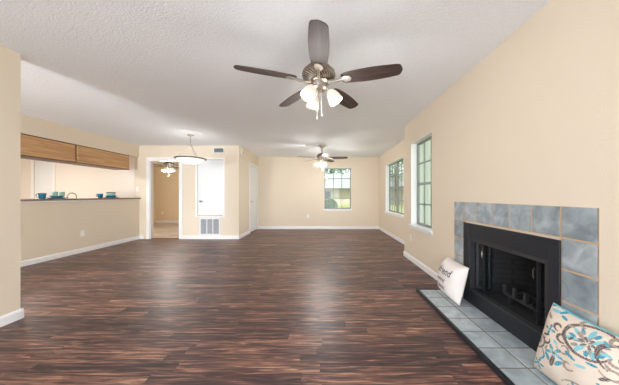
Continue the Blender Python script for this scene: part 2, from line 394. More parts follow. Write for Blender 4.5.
# ------------------------------------------------------------------ windows
def window(name, axis, wall_in, h, cols, rows, units, label, inward, depth=.10, sill=True):
    """h=(a0,a1,z0,z1). inward = sign of direction into the room along the axis normal"""
    root = empty(name, label=label, cat='window', kind='structure')
    a0, a1, z0, z1 = h
    def P(a, n, z):   # n distance outward from wall face
        q = wall_in-inward*n
        return (q, a, z) if axis == 'x' else (a, q, z)
    bm = bmesh.new(); ft = .035
    def bar(bm, a_, b_, n0, n1, c, d): box(bm, P(a_, n0, c), P(b_, n1, d))
    sz = z0+.015
    bar(bm, a0, a0+ft, depth, .138, sz, z1); bar(bm, a1-ft, a1, depth, .138, sz, z1)
    bar(bm, a0+ft, a1-ft, depth, .138, z1-ft, z1); bar(bm, a0+ft, a1-ft, depth, .138, sz, sz+ft)
    uw = (a1-a0)/units
    for u in range(1, units): bar(bm, a0+u*uw-.035, a0+u*uw+.035, depth-.01, .138, sz+ft, z1-ft)
    link('window_frame', bm, FRAMEW, root)
    zm = (z0+z1)/2
    for u in range(units):
        b0 = a0+u*uw+(.035 if units > 1 or u == 0 else 0); b1 = a0+(u+1)*uw-.035
        bm = bmesh.new(); bar(bm, b0, b1, depth+.008, .13, zm-.02, zm+.02)
        for c in range(1, cols): x = b0+(b1-b0)*c/cols; bar(bm, x-.011, x+.011, depth+.012, depth+.028, sz+ft, z1-ft)
        for (s, e) in ((sz+ft, zm-.02), (zm+.02, z1-ft)):
            for r in range(1, rows): z = s+(e-s)*r/rows; bar(bm, b0, b1, depth+.012, depth+.028, z-.011, z+.011)
        link('sash', bm, MUNT, root)
        bm = bmesh.new(); bar(bm, b0, b1, depth+.018, depth+.022, sz+ft, z1-ft); link('glass_pane', bm, GLASS, root)
    # white liner of the reveal
    bm = bmesh.new(); t = .006
    bar(bm, a0, a0+t, 0, depth, sz, z1); bar(bm, a1-t, a1, 0, depth, sz, z1); bar(bm, a0+t, a1-t, 0, depth, z1-t, z1)
    link('reveal_liner', bm, WHITE, root)
    bm = bmesh.new(); box(bm, P(a0-.03, -.035, z0-.01), P(a1+.03, 0, z0+.015), .004); bar(bm, a0, a1, 0, depth, z0, z0+.015)
    box(bm, P(a0-.015, -.014, z0-.05), P(a1+.015, 0, z0-.01), .003)
    link('window_sill', bm, WHITE, root)
    return root
window('window_1', 'y', YF, W1, 3, 2, 1, 'gridded window in the far wall looking onto a lawn', -1, .07)
window('window_2', 'x', XR, W2, 3, 2, 1, 'tall gridded window in the fireplace wall', -1)
window('window_3', 'x', XR2, W3, 3, 2, 2, 'double gridded window in the recessed wall', -1)

# ------------------------------------------------------------------ exterior cladding seen through the tall window
SIDEX = mat('pale_board_siding', srgb(206, 212, 204), .8, bump=.1, bscale=20, var=.04)
bm = bmesh.new()
for k in range(6): box(bm, (XR+.145+k*.075, YJ-.14, -.2), (XR+.145+k*.075+.068, YJ-.121, H+.1))
box(bm, (XR+.142, YJ-.122, -.2), (XR2+.16, YJ-.1205, H+.1))
o = link('trim_2', bm, SIDEX); tag(o, 'pale vertical board cladding outside the tall window', 'cladding', kind='structure')
# ------------------------------------------------------------------ fireplace
fp = empty('fireplace', (XR, 1.95, 0), label='built-in fireplace with black metal front, blue-grey tile surround and low tiled hearth', cat='fireplace')
def FPo(name, bm, m=None, parent=None, **k):
    bmesh.ops.translate(bm, verts=bm.verts, vec=-Vector((XR, 1.95, 0)))
    return link(name, bm, m, parent or fp, **k)
HZ = .03
ys = [1.248, 1.44, 1.645, 1.842, 2.036, 2.233, 2.425, 2.62]
zs = [HZ, .07, .27, .47, .67, .867, 1.065]
bm = bmesh.new(); g = .0055
box(bm, (XR-.0095, ys[0], HZ), (XR-.0005, ys[1], zs[-1]), mi=1); box(bm, (XR-.0095, ys[-2], HZ), (XR-.0005, ys[-1], zs[-1]), mi=1); box(bm, (XR-.0095, ys[1], zs[-2]), (XR-.0005, ys[-2], zs[-1]), mi=1)
for i in range(7):
    for j in range(6):
        if 0 < i < 6 and j < 5: continue
        box(bm, (XR-.013, ys[i]+g*(i > 0), zs[j]+g*(j > 0)), (XR-.002, ys[i+1]-g, zs[j+1]-g*(j < 5)), .002)
FPo('tile_surround', bm, mats=[TILE, GROUT])
XH = 1.09
bm = bmesh.new(); hy = [1.04, 1.25, 1.449, 1.641, 1.839, 2.037, 2.25, 2.45, 2.655]; hx = [XH+.028, 1.305, XR-.014]
box(bm, (XH+.026, hy[0], .001), (XR-.001, hy[-1], HZ-.002), mi=1)
for i in range(8):
    for j in range(2):
        box(bm, (hx[j]+g*(j > 0), hy[i]+g, .005), (hx[j+1]-g*(j < 1), hy[i+1]-g, HZ), .002)
FPo('hearth', bm, mats=[TILEH_LIT, GROUTH])
bm = bmesh.new()
box(bm, (XH, hy[0]-.026, .0005), (XH+.026, hy[-1]+.026, HZ+.004), .003)
box(bm, (XH+.026, hy[-1], .0005), (XR-.016, hy[-1]+.026, HZ+.004), .003); box(bm, (XH+.026, hy[0]-.026, .0005), (XR-.001, hy[0], HZ+.004), .003)
o = FPo('hearth_edge', bm, BLACKT); o['label'] = 'black metal edging strip'
# black metal front
bm = bmesh.new(); xa, xb = XR-.024, XR-.010
box(bm, (xa, 1.438, HZ), (xb, FB[0], .85), .003); box(bm, (xa, FB[1], HZ), (xb, 2.427, .85), .003)
box(bm, (xa, FB[0], FB[3]), (xb, FB[1], .85), .003); box(bm, (xa, FB[0], HZ), (xb, FB[1], .165), .003)
FPo('metal_front', bm, BLACKM)
bm = bmesh.new()   # inner frame lip
box(bm, (xa+.004, FB[0], .165), (XR+.03, FB[0]+.022, FB[3]), .002); box(bm, (xa+.004, FB[1]-.022, .165), (XR+.03, FB[1], FB[3]), .002)
box(bm, (xa+.004, FB[0]+.022, FB[3]-.03), (XR+.03, FB[1]-.022, FB[3]), .002); box(bm, (xa+.004, FB[0]+.022, .165), (XR+.03, FB[1]-.022, .185), .002)
FPo('inner_frame', bm, IRON)
bm = bmesh.new(); q = .03   # firebox: tapered shell
xo, xi = XR+.032, XR+.47
def quad(bm, *p): bm.faces.new([bm.verts.new(v) for v in p])
y0, y1, yi0, yi1 = FB[0]-.005, FB[1]+.005, FB[0]+.13, FB[1]-.13; zf, zt = .16, .72
def slab(bm, p, off):
    a = [bm.verts.new(v) for v in p]; b = [bm.verts.new(Vector(v)+Vector(off)) for v in p]
    bm.faces.new(a); bm.faces.new(b)
    for i in range(4): bm.faces.new((a[i], a[(i+1) % 4], b[(i+1) % 4], b[i]))
slab(bm, [(xo, y0, zf), (xi, yi0, zf), (xi, yi0, zt), (xo, y0, zt)], (0, -.02, 0))
slab(bm, [(xo, y1, zf), (xi, yi1, zf), (xi, yi1, zt), (xo, y1, zt)], (0, .02, 0))
slab(bm, [(xi, yi0, zf), (xi, yi1, zf), (xi, yi1, zt), (xi, yi0, zt)], (.02, 0, 0))
slab(bm, [(xo, y0, zf), (xi, yi0, zf), (xi, yi1, zf), (xo, y1, zf)], (0, 0, -.02))
slab(bm, [(xo, y0, zt), (xi, yi0, zt), (xi, yi1, zt), (xo, y1, zt)], (0, 0, .02))
FPo('firebox', bm, BRICK)
# folded glass doors, each a pair of panels standing out a little, at both ends
def door_panel(ya, yb, xA, xB):
    bm = bmesh.new(); d = Vector((xB-xA, yb-ya, 0)); n = Vector((-d.y, d.x, 0)).normalized()*.006
    A = Vector((xA, ya, .19)); Bv = Vector((xB, yb, .19)); hz = Vector((0, 0, .475)); fr = .02
    u = d.normalized()*fr; uz = Vector((0, 0, fr))
    def sl(p0, p1, z0_, z1_, mi=0, nn=n):
        a = [p0+z0_, p1+z0_, p1+z1_, p0+z1_]; v = [bm.verts.new(k-nn) for k in a]; w_ = [bm.verts.new(k+nn) for k in a]
        fs = [bm.faces.new(v), bm.faces.new(w_)]+[bm.faces.new((v[i], v[(i+1) % 4], w_[(i+1) % 4], w_[i])) for i in range(4)]
        for f in fs: f.material_index = mi
    Z = Vector((0, 0, 0))
    sl(A, A+u, Z, hz); sl(Bv-u, Bv, Z, hz); sl(A+u, Bv-u, Z, uz); sl(A+u, Bv-u, hz-uz, hz)
    sl(A+u, Bv-u, uz, hz-uz, 1, n*.3)
    o = FPo('glass_door', bm, mats=[BLACKM, GLASS]); return o
pa = door_panel(2.315, 2.235, XR+.04, XR+.13); pb = door_panel(2.235, 2.20, XR+.14, XR+.035)
pc = door_panel(1.545, 1.605, XR+.04, XR+.13); pd = door_panel(1.605, 1.65, XR+.14, XR+.035)
for yy, pp in ((2.195, pb), (1.655, pd)):
    bm = bmesh.new(); tube(bm, [(XR+.02, yy, .60), (XR+.012, yy, .59), (XR+.012, yy, .54), (XR+.02, yy, .53)], .005)
    tube(bm, [(XR+.033, yy, .60), (XR+.018, yy, .60)], .004); o = FPo('door_handle', bm, CHROME, pp); o.matrix_parent_inverse = Matrix()
bm = bmesh.new(); tube(bm, [(XR+.10, 1.93, .69), (XR+.10, 1.93, .655), (XR+.08, 1.92, .645), (XR+.08, 1.87, .645)], .006); o = FPo('damper_handle', bm, CHROME)
# grate, a separate thing sitting in the firebox
gr = empty('fire_grate', (1.72, 1.9, .16), label='dark iron log grate with upright posts standing inside the fireplace opening', cat='fireplace grate')
def GR(name, bm): bmesh.ops.translate(bm, verts=bm.verts, vec=-Vector((1.72, 1.9, .16))); return link(name, bm, IRON, gr)
bm = bmesh.new(); box(bm, (1.64, 1.70, .235), (1.655, 2.07, .255), .003); GR('front_bar', bm)
bm = bmesh.new(); box(bm, (1.80, 1.74, .235), (1.815, 2.03, .255), .003); GR('rear_bar', bm)
for yy in (1.72, 1.80, 1.88, 1.96, 2.04):
    bm = bmesh.new(); tube(bm, [(1.648, yy, .262), (1.72, yy, .240), (1.81, yy, .262)], .008, 6); GR('cross_bar', bm)
for yy, hh in ((2.065, .30), (1.955, .315), (1.845, .315), (1.72, .30)):
    bm = bmesh.new(); box(bm, (1.636, yy-.012, .245), (1.660, yy+.012, hh+.02), .003); GR('post', bm)
for xx in (1.65, 1.807):
    for yy in (1.76, 2.01):
        bm = bmesh.new(); box(bm, (xx-.008, yy-.008, .1605), (xx+.008, yy+.008, .24)); GR('leg', bm)

# ------------------------------------------------------------------ cushions
def cushion_pt(u, v, w, h, t, side, pinch=None):
    """u,v in -1..1"""
    pinch = .03 if w < .43 else .065
    x = u*w/2*(1-pinch*(1-v*v)*1.0) ; z = v*h/2*(1-pinch*(1-u*u)*1.0)
    k = max(0, (1-abs(u)**3))*max(0, (1-abs(v)**3))
    y = side*(t/2)*k**.5*(.35 if side > 0 else 1)
    wr = .0025*math.sin(9*u+4*v)*k+.002*math.sin(13*v-6*u+1)*k
    return Vector((x, y+side*wr, z))
def cushion(name, w, h, t, n, colf, label, rough=.85):
    root = empty(name, label=label, cat='cushion')
    me = bpy.data.meshes.new('cover'); vs = []; fs = []; cols = []; idx = {}
    def warp(i): return math.sin((i/n-.5)*PI)    # denser to the rim
    for s in (-1, 1):
        for i in range(n+1):
            for j in range(n+1):
                edge = i in (0, n) or j in (0, n)
                if s == 1 and edge: idx[(s, i, j)] = idx[(-1, i, j)]; continue
                u, v = warp(i), warp(j); idx[(s, i, j)] = len(vs); vs.append(cushion_pt(u, v, w, h, t, s)); cols.append(colf(u, v, s))
        for i in range(n):
            for j in range(n):
                q = [idx[(s, i, j)], idx[(s, i+1, j)], idx[(s, i+1, j+1)], idx[(s, i, j+1)]]
                fs.append(q if s == -1 else q[::-1])
    me.from_pydata(vs, [], fs)
    ca = me.color_attributes.new('weave_colour', 'FLOAT_COLOR', 'POINT')
    for i, c in enumerate(cols): ca.data[i].color = c
    m = bpy.data.materials.new('cushion_fabric_'+name); m.use_nodes = True
    N = m.node_tree.nodes; L = m.node_tree.links; p = N['Principled BSDF']; p.inputs['Roughness'].default_value = rough; p.inputs['Specular IOR Level'].default_value = .2
    a = N.new('ShaderNodeVertexColor'); a.layer_name = 'weave_colour'; L.new(a.outputs[0], p.inputs['Base Color'])
    tc = N.new('ShaderNodeTexCoord'); nz = N.new('ShaderNodeTexNoise'); nz.inputs['Scale'].default_value = 400; L.new(tc.outputs['Object'], nz.inputs[0])
    b = N.new('ShaderNodeBump'); b.inputs['Strength'].default_value = .3; b.inputs['Distance'].default_value = .002; L.new(nz.outputs[0], b.inputs['Height']); L.new(b.outputs[0], p.inputs['Normal'])
    me.materials.append(m); me.shade_smooth()
    o = bpy.data.objects.new('cover', me); COL.objects.link(o); o.parent = root
    pm = bmesh.new(); ring = []
    K = 40
    for e in range(4):
        for k in range(K):
            s = -1+2*k/K
            u, v = ((s, -1), (1, s), (-s, 1), (-1, -s))[e]
            ring.append(cushion_pt(u, v, w, h, t, 1))
    ring.append(ring[0]); tube(pm, ring, .003, 6)
    return root, pm
def place(root, c, right, up):
    right = Vector(right).normalized(); up = Vector(up).normalized(); back = up.cross(right).normalized() ; up = right.cross(back).normalized()*1
    # local X -> right, local Z -> up, local Y -> back (front is -Y)
    back = up.cross(right)
    M4 = Matrix((right, back, up)).transposed().to_4x4(); M4.translation = Vector(c); root.matrix_world = M4
CREAM = srgb(228, 212, 198)
c1, pm = cushion('throw_cushion', .42, .385, .24, 40, lambda u, v, s: CREAM if not (s < 0) else (srgb(238, 232, 228)), 'small off-white cushion with grey printed words at the far end of the hearth')
link('piping', pm, mat('cream_piping', CREAM, .9, bump=.1), c1, smooth=True)
bpy.context.view_layer.update()
INK = mat('grey_ink', srgb(92, 96, 112), .8, bump=.05)
def text_mesh(body, size, shear=.25):
    cu = bpy.data.curves.new('t', 'FONT'); cu.body = body; cu.size = size; cu.shear = shear; cu.align_x = 'CENTER'; cu.resolution_u = 3; cu.offset = .0012
    ob = bpy.data.objects.new('t', cu); COL.objects.link(ob)
    dg = bpy.context.evaluated_depsgraph_get(); me = bpy.data.meshes.new_from_object(ob.evaluated_get(dg))
    bpy.data.objects.remove(ob); return me
for body, size, zc in (('a friend', .112, .03), ('loves at', .064, -.05), ('all times', .064, -.12)):
    me = text_mesh(body, size); bm = bmesh.new(); bm.from_mesh(me)
    bmesh.ops.triangulate(bm, faces=bm.faces)
    bmesh.ops.subdivide_edges(bm, edges=[e for e in bm.edges if e.calc_length() > .012], cuts=2)
    for vv in bm.verts:
        x, z = vv.co.x*.9-.035, vv.co.y+zc
        p = cushion_pt(max(-1, min(1, x/.21)), max(-1, min(1, z/.1925)), .42, .385, .24, -1)
        vv.co = Vector((x, p.y-.0022, z))
    o = link('printed_words', bm, INK, c1)
place(c1, (1.412, 2.465, .222), (-.06, -1, 0), (.24, 0, 1))

# patterned cushion: ornament computed as woven colour
TEA = srgb(38, 152, 178); TEB = srgb(120, 196, 212); GR1 = srgb(104, 92, 92); GR2 = srgb(160, 142, 134); CR = srgb(226, 213, 199)
def ell(x, y, cx, cy, a, b, ang=0):
    dx, dy = x-cx, y-cy; c, s = math.cos(ang), math.sin(ang); X = (dx*c+dy*s)/a; Y = (-dx*s+dy*c)/b; return X*X+Y*Y
def petal(x, y, cx, cy, r, n, ph=0, k=.45):
    dx, dy = x-cx, y-cy; d = math.hypot(dx, dy); a = math.atan2(dy, dx); return d < r*(1-k+k*math.cos(n*a+ph))
def arc(x, y, cx, cy, r0, r1, a0, a1, wd):
    """spiral stroke from angle a0 to a1 with radius r0->r1"""
    dx, dy = x-cx, y-cy; d = math.hypot(dx, dy); a = math.atan2(dy, dx)
    lo, hi = min(a0, a1), max(a0, a1)
    for k in range(-3, 4):
        aa = a+2*PI*k
        if lo <= aa <= hi:
            t = (aa-a0)/(a1-a0); r = r0+(r1-r0)*t
            if abs(d-r) < wd*(.35+.65*math.sin(PI*min(1, max(0, t)))): return True
    return False
def ornament(u, v, s):
    x, y = (u+1)/2*.68, (v+1)/2*.85
    c = CR
    mir = abs(x-.5)
    # large paisley swirl, with flower filling
    cx, cy = .43, .66
    if ell(x, y, cx, cy, .17, .155) < 1 and petal(x, y, cx, cy, .15, 7, 1): c = GR2 if petal(x, y, cx, cy, .11, 5) else TEB
    if petal(x, y, cx, cy, .062, 6, 0, .35): c = GR1
    if petal(x, y, cx, cy, .03, 5): c = CR
    for k in range(7):
        a = k*2*PI/7+.4; px, py = cx+.105*math.cos(a), cy+.105*math.sin(a)
        if ell(x, y, px, py, .03, .016, a) < 1: c = TEA if k % 2 else GR2
    if arc(x, y, cx, cy, .185, .150, .9, 5.9, .017): c = GR1
    if arc(x, y, cx+.21, cy+.01, .10, .17, 1.6, 4.3, .018): c = GR1
    # curls
    for (ax, ay, sg) in ((.66, .66, 1), (.60, .50, -1), (.83, .60, 1), (.30, .47, -1)):
        if arc(x, y, ax, ay, .02, .065, (0 if sg > 0 else PI), (5.2 if sg > 0 else -2.8), .012): c = GR2
    # teal tuft with dark spikes
    bx, by = .74, .53
    if petal(x, y, bx, by, .08, 5, .6, .3): c = TEA
    if petal(x, y, bx, by, .035, 4): c = TEB
    d = math.hypot(x-bx, y-by); a = math.atan2(y-by, x-bx)
    if .09 < d < .15 and -1.9 < a < .7 and abs(((a*180/PI) % 15)-7.5) < 3.0: c = GR1
    # flowers and leaves
    for (fx, fy, r, n, ph) in ((.14, .58, .062, 4, 0), (.24, .36, .085, 5, 1.2), (.62, .30, .085, 5, 0), (.86, .80, .06, 4, .5), (.90, .30, .07, 5, 0), (.30, .90, .05, 4, .8), (.70, .86, .065, 4, .2), (.10, .12, .07, 5, 0), (.44, .14, .07, 5, 2), (.80, .10, .06, 4, 0)):
        if petal(x, y, fx, fy, r, n, ph): c = TEA
        if petal(x, y, fx, fy, r*.5, n, ph): c = TEB
        if math.hypot(x-fx, y-fy) < r*.16: c = GR1
    for (ex, ey, a_, b_, g_, cc) in ((.05, .86, .05, .018, .9, TEA), (.10, .80, .05, .018, .2, TEB), (.16, .84, .05, .016, 1.2, TEA), (.08, .72, .04, .016, -.6, GR2), (.20, .78, .035, .014, -.3, TEA),
            (.24, .26, .02, .06, 0, GR1), (.19, .28, .018, .045, .5, TEA), (.29, .28, .018, .045, -.5, TEA), (.36, .44, .05, .017, -.4, TEA), (.44, .40, .04, .015, .5, TEB),
            (.62, .82, .05, .016, .5, TEA), (.76, .74, .055, .018, -.4, TEA), (.80, .68, .04, .015, -.1, TEB), (.92, .66, .05, .018, .8, TEA), (.50, .90, .05, .016, .1, GR2), (.12, .50, .04, .014, .4, GR1), (.58, .42, .04, .013, .9, GR1)):
        if ell(x, y, ex, ey, a_, b_, g_) < 1: c = cc
    # extra grey scrolls and buds
    for (ax, ay, r0, r1, a0, a1) in ((.20, .66, .015, .05, 0, 5.0), (.27, .55, .06, .03, 1.0, 5.5), (.13, .44, .02, .045, 2, 7), (.56, .80, .02, .05, 0, 5), (.35, .84, .03, .055, 1, 5), (.60, .62, .02, .07, 2.5, 7.5), (.18, .92, .02, .05, 0, 5), (.36, .33, .02, .05, 1, 6)):
        if arc(x, y, ax, ay, r0, r1, a0, a1, .014): c = GR2 if ax > .3 else GR1
    for (ex, ey, a_, b_, g_, cc) in ((.33, .62, .03, .011, 1.0, GR1), (.52, .74, .03, .012, -.8, TEA), (.53, .60, .03, .012, .9, TEA), (.36, .76, .028, .011, -.9, TEA), (.28, .74, .03, .012, .3, GR2), (.22, .48, .028, .012, -.8, TEB), (.16, .36, .03, .011, 1.3, GR2), (.50, .48, .035, .012, .2, TEA), (.58, .54, .03, .012, -.9, GR2), (.64, .76, .03, .012, .1, GR1)):
        if ell(x, y, ex, ey, a_, b_, g_) < 1: c = cc
    # ring at the left edge
    if arc(x, y, .045, .38, .085, .07, -2.4, 2.4, .011): c = GR1
    if petal(x, y, .045, .38, .05, 6, 0, .3): c = GR2
    if petal(x, y, .045, .38, .028, 5): c = TEA
    if arc(x, y, .08, .24, .06, .09, -1.2, 1.5, .010): c = TEA
    if arc(x, y, .5, .02, .2, .2, .5, 2.6, .008): c = GR2
    # woven look: a little break-up
    if c is not CR and (math.sin(x*420)*math.sin(y*420)) > .75: c = CR
    if max(abs(u), abs(v)) > .985: c = TEB
    return c
c2, pm = cushion('throw_cushion', .46, .43, .19, 240, ornament, 'large cream cushion with teal and grey scroll pattern at the near end of the hearth')
link('piping', pm, mat('teal_piping', TEB, .9, bump=.1), c2, smooth=True)
place(c2, (1.410, 1.225, .240), (-.02, -1, 0), (.30, 0, 1))

# ------------------------------------------------------------------ ceiling fans
def blade_bm(r0, r1, w0, w1):
    bm = bmesh.new(); n = 40; top = []; 
    pts = []
    for i in range(n+1):
        t = i/n; x = r0+(r1-r0)*t
        hw = (w0+(w1-w0)*math.sin(min(1, t*1.0)*PI))/2
        if t > .9: hw *= max(.02, 1-((t-.9)/.1)**3)**.5
        if t < .06: hw *= .75+.25*t/.06
        pts.append((x, hw))
    poly = [(x, h) for x, h in pts]+[(x, -h) for x, h in reversed(pts)]
    prism(bm, poly, 'z', -.003, .003)
    return bm
FANS = {}
def fan(loc, drop, label, phase, rblade, nlamp, power, lamp_phase, name='ceiling_fan', scale=1):
    """loc: x,y ; blades plane = H-drop"""
    zb = H-drop
    root = empty(name, (loc[0], loc[1], H), label=label, cat='ceiling fan')
    def add(n, bm, m, parent=None, **k):
        return link(n, bm, m, parent or root, **k)
    bm = bmesh.new(); lathe(bm, [(0, 0), (.068, 0), (.07, -.015), (.055, -.05), (.022, -.062), (0, -.062)], 28); add('canopy', bm, NICKEL, autosm=35)
    top = -drop+.15
    bm = bmesh.new(); lathe(bm, [(.012, -.05), (.012, top-.0), (.03, top-.005), (.03, top-.02)], 16, close=True); add('downrod', bm, NICKEL, autosm=35)
    # motor housing: domed top, ribbed lower band
    bm = bmesh.new(); z = -drop
    lathe(bm, [(0, z+.14), (.05, z+.138), (.105, z+.120), (.138, z+.085), (.145, z+.06), (.140, z+.045)], 48)
    lathe(bm, [(.140, z+.045), (.125, z+.028), (.085, z+.012), (0, z+.010)], 48)
    add('motor_housing', bm, NICKELD, autosm=35)
    bm = bmesh.new()
    for k in range(30):   # scroll-like ribs round the lower bowl
        a = 2*PI*k/30
        p = [(.142, z+.055), (.132, z+.028), (.10, z+.012), (.075, z+.006)]
        tube(bm, [(r*math.cos(a+.25*i), r*math.sin(a+.25*i), zz) for i, (r, zz) in enumerate(p)], .0045, 5)
    add('rib_band', bm, NICKEL, smooth=True)
    # hub below
    bm = bmesh.new(); lathe(bm, [(0, z+.012), (.075, z+.012), (.082, z), (.06, z-.012), (.058, z-.05), (.064, z-.056), (.05, z-.075), (.0, z-.08)], 32); add('switch_housing', bm, NICKEL, autosm=35)
    pitch = R(-13)
    for k in range(5):
        a = phase+2*PI*k/5
        Mz = Matrix.Rotation(a, 4, 'Z')
        iron = bmesh.new()
        tube(iron, [(.07, 0, z-.002), (.12, 0, z-.014), (.17, 0, z-.012), (.215, 0, z+.0)], .010, 8, radii=[.013, .011, .011, .012])
        prism(iron, [(.195, -.018), (.23, -.036), (.27, -.028), (.285, 0), (.27, .028), (.23, .036), (.195, .018)], 'z', z-.008, z-.002)
        Mp = Mz @ Matrix.Translation((0, 0, z)) @ Matrix.Rotation(pitch, 4, 'X') @ Matrix.Translation((0, 0, -z))
        bmesh.ops.transform(iron, matrix=Mp, verts=iron.verts)
        io = add('blade_iron', iron, NICKEL, autosm=40)
        # the blade mesh is kept along its own X so the grain follows it
        b = blade_bm(.20, rblade, .108, .142)
        bo = add('blade', b, BLADE)
        bo.matrix_local = Mp @ Matrix.Translation((0, 0, z+.004))
    lz = z-.055
    for k in range(nlamp):
        a = lamp_phase+2*PI*k/nlamp
        d = Vector((math.cos(a), math.sin(a), 0)); tilt = R(32)
        ax = (d*math.sin(tilt)+Vector((0, 0, -math.cos(tilt)))).normalized()
        base = Vector((0, 0, lz))+d*.085+Vector((0, 0, -.012))
        arm = bmesh.new(); tube(arm, [Vector((0, 0, lz+.01))+d*.045, Vector((0, 0, lz+.006))+d*.07, base, base+ax*.02], .009, 8); add('lamp_arm', arm, NICKEL, smooth=True)
        rot = Vector((0, 0, 1)).rotation_difference(ax).to_matrix().to_4x4()
        bm = bmesh.new()
        lathe(bm, [(.020, .012), (.030, .02), (.046, .045), (.055, .075), (.060, .105), (.061, .125), (.057, .125), (.055, .103), (.049, .073), (.040, .046), (.024, .024)], 28, origin=base, mtx=rot)
        so = add('lamp_shade', bm, SHADE, smooth=True); so['label'] = 'frosted white glass bell shade'
        bm = bmesh.new(); lathe(bm, [(.010, .02), (.014, .04), (.026, .065), (.026, .08), (.015, .095), (0, .1)], 16, origin=base, mtx=rot)
        bo = link('bulb', bm, BULB, so, smooth=True)
        pl = point('bulb_light', (loc[0], loc[1], H), power, .06); pl.location = Vector((loc[0], loc[1], H))+base+ax*.135
    for k, (dx, ln) in enumerate(((-.012, .235), (.022, .205))):
        bm = bmesh.new(); tube(bm, [(dx, -.02, z-.075), (dx*1.1, -.022, z-.075-ln)], .0025, 5)
        lathe(bm, [(0, 0), (.005, .004), (.005, .02), (0, .028)], 10, origin=(dx*1.1, -.022, z-.075-ln-.02))
        add('pull_chain', bm, PLASTIC, smooth=True)
    return root
fan((-.045, 1.945), .33, 'large walnut five-blade ceiling fan with lit glass shades over the living room', R(-88.8), .682, 3, 6, R(-125))
fan((-.05, 5.9), .34, 'distant five-blade ceiling fan with four lit shades hanging before the far wall window', R(-10), .67, 4, 15, R(20))
fan((-4.94, 7.2), .365, 'bedroom ceiling fan seen through the open doorway', R(20), .6, 4, 12, R(50))

# ------------------------------------------------------------------ pendant
pd = empty('pendant_light', (-2.82, 4.78, H), label='round white bowl pendant light on a metal rim hanging before the closet door', cat='pendant light')
bm = bmesh.new(); lathe(bm, [(0, 0), (.235, 0), (.24, -.006), (.225, -.012), (.20, -.010), (.19, -.018), (.12, -.014), (.11, -.022), (0, -.022)], 48); link('ceiling_medallion', bm, WHITE, pd, autosm=30)
bm = bmesh.new(); lathe(bm, [(0, -.022), (.062, -.022), (.064, -.032), (.04, -.048), (.014, -.056), (0, -.056)], 28); link('canopy', bm, NICKEL, pd, autosm=35)
bm = bmesh.new(); tube(bm, [(0, 0, -.05), (0, 0, -.24)], .0055); link('stem', bm, NICKEL, pd, smooth=True)
bm = bmesh.new(); lathe(bm, [(0, -.215), (.012, -.22), (.03, -.232), (.034, -.24), (.012, -.25), (.016, -.265), (0, -.275)], 20); link('hub', bm, NICKEL, pd, autosm=40)
RZ = -.52
for k in range(3):
    a = R(80)+k*2*PI/3; c, s = math.cos(a), math.sin(a)
    bm = bmesh.new(); tube(bm, [(.02*c, .02*s, -.235), (.05*c, .05*s, -.26), (.12*c, .12*s, -.36), (.20*c, .20*s, -.45), (.285*c, .285*s, RZ+.01)], .0055); link('arm', bm, NICKEL, pd, smooth=True)
bm = bmesh.new(); lathe(bm, [(.265, RZ+.004), (.30, RZ+.002), (.307, RZ-.008), (.296, RZ-.018), (.262, RZ-.02), (.262, RZ+.004)], 48); link('rim', bm, NICKELD, pd, autosm=35)
bm = bmesh.new(); lathe(bm, [(.268, RZ-.016), (.25, RZ-.045), (.20, RZ-.085), (.12, RZ-.115), (.05, RZ-.126), (0, RZ-.128), (0, RZ-.122), (.05, RZ-.12), (.12, RZ-.109), (.195, RZ-.08), (.243, RZ-.043), (.258, RZ-.016)], 48)
o = link('glass_bowl', bm, BOWL, pd, smooth=True); o['label'] = 'white glass bowl'
bm = bmesh.new(); lathe(bm, [(0, RZ-.126), (.014, RZ-.130), (.010, RZ-.142), (0, RZ-.148)], 14); link('finial', bm, NICKEL, pd, smooth=True)
point('pendant_bulb', (-2.82, 4.78, H+RZ+.03), 1.8, .15)

# ------------------------------------------------------------------ pass-through: counter, cabinets, dishes, kitchen
ct = B('bar_counter', (XL-.34, 2.505, 1.046), (XL+.045, YD-.001, 1.076), LAMIN, None, .004); tag(ct, 'brown laminate bar counter on top of the half wall', 'counter')
o = B('trim_1', (XL+.0005, 2.5, 1.02), (XL+.02, YD-.001, 1.045), WHITE); tag(o, 'white trim under the bar counter', 'trim', kind='structure')
def cabinet(y0, y1, label):
    root = empty('wall_cabinet', (XL-.18, (y0+y1)/2, 1.77), label=label, cat='cabinet', group='oak wall cabinets in the pass-through')
    def A(n, a, b, m, bev=.002, lab=None):
        bm = bmesh.new(); box(bm, a, b, bev); bmesh.ops.translate(bm, verts=bm.verts, vec=-Vector((XL-.18, (y0+y1)/2, 1.77))); q = link(n, bm, m, root)
        if lab: q['label'] = lab
        return q
    A('body', (XL-.36, y0, 1.785), (XL-.012, y1, 2.115), OAK)
    A('bottom_rail', (XL-.37, y0, 1.77), (XL-.006, y1, 1.785), OAKD, .001, 'dark bottom edge')
    A('top_rail', (XL-.36, y0, 2.115), (XL-.002, y1, 2.129), OAKD, .001, 'dark top edge')
    ym = (y0+y1)/2
    for a, b in ((y0+.01, ym-.003), (ym+.003, y1-.01)):
        dr = A('door', (XL-.378, a, 1.79), (XL-.361, b, 2.112), OAK)
    A('end_stile', (XL-.012, y0, 1.785), (XL-.004, y0+.035, 2.115), OAK)
cabinet(4.42, 5.61, 'oak wall cabinet above the bar counter, nearer the doorway')
cabinet(3.10, 4.39, 'oak wall cabinet above the bar counter, nearer the left wall end')
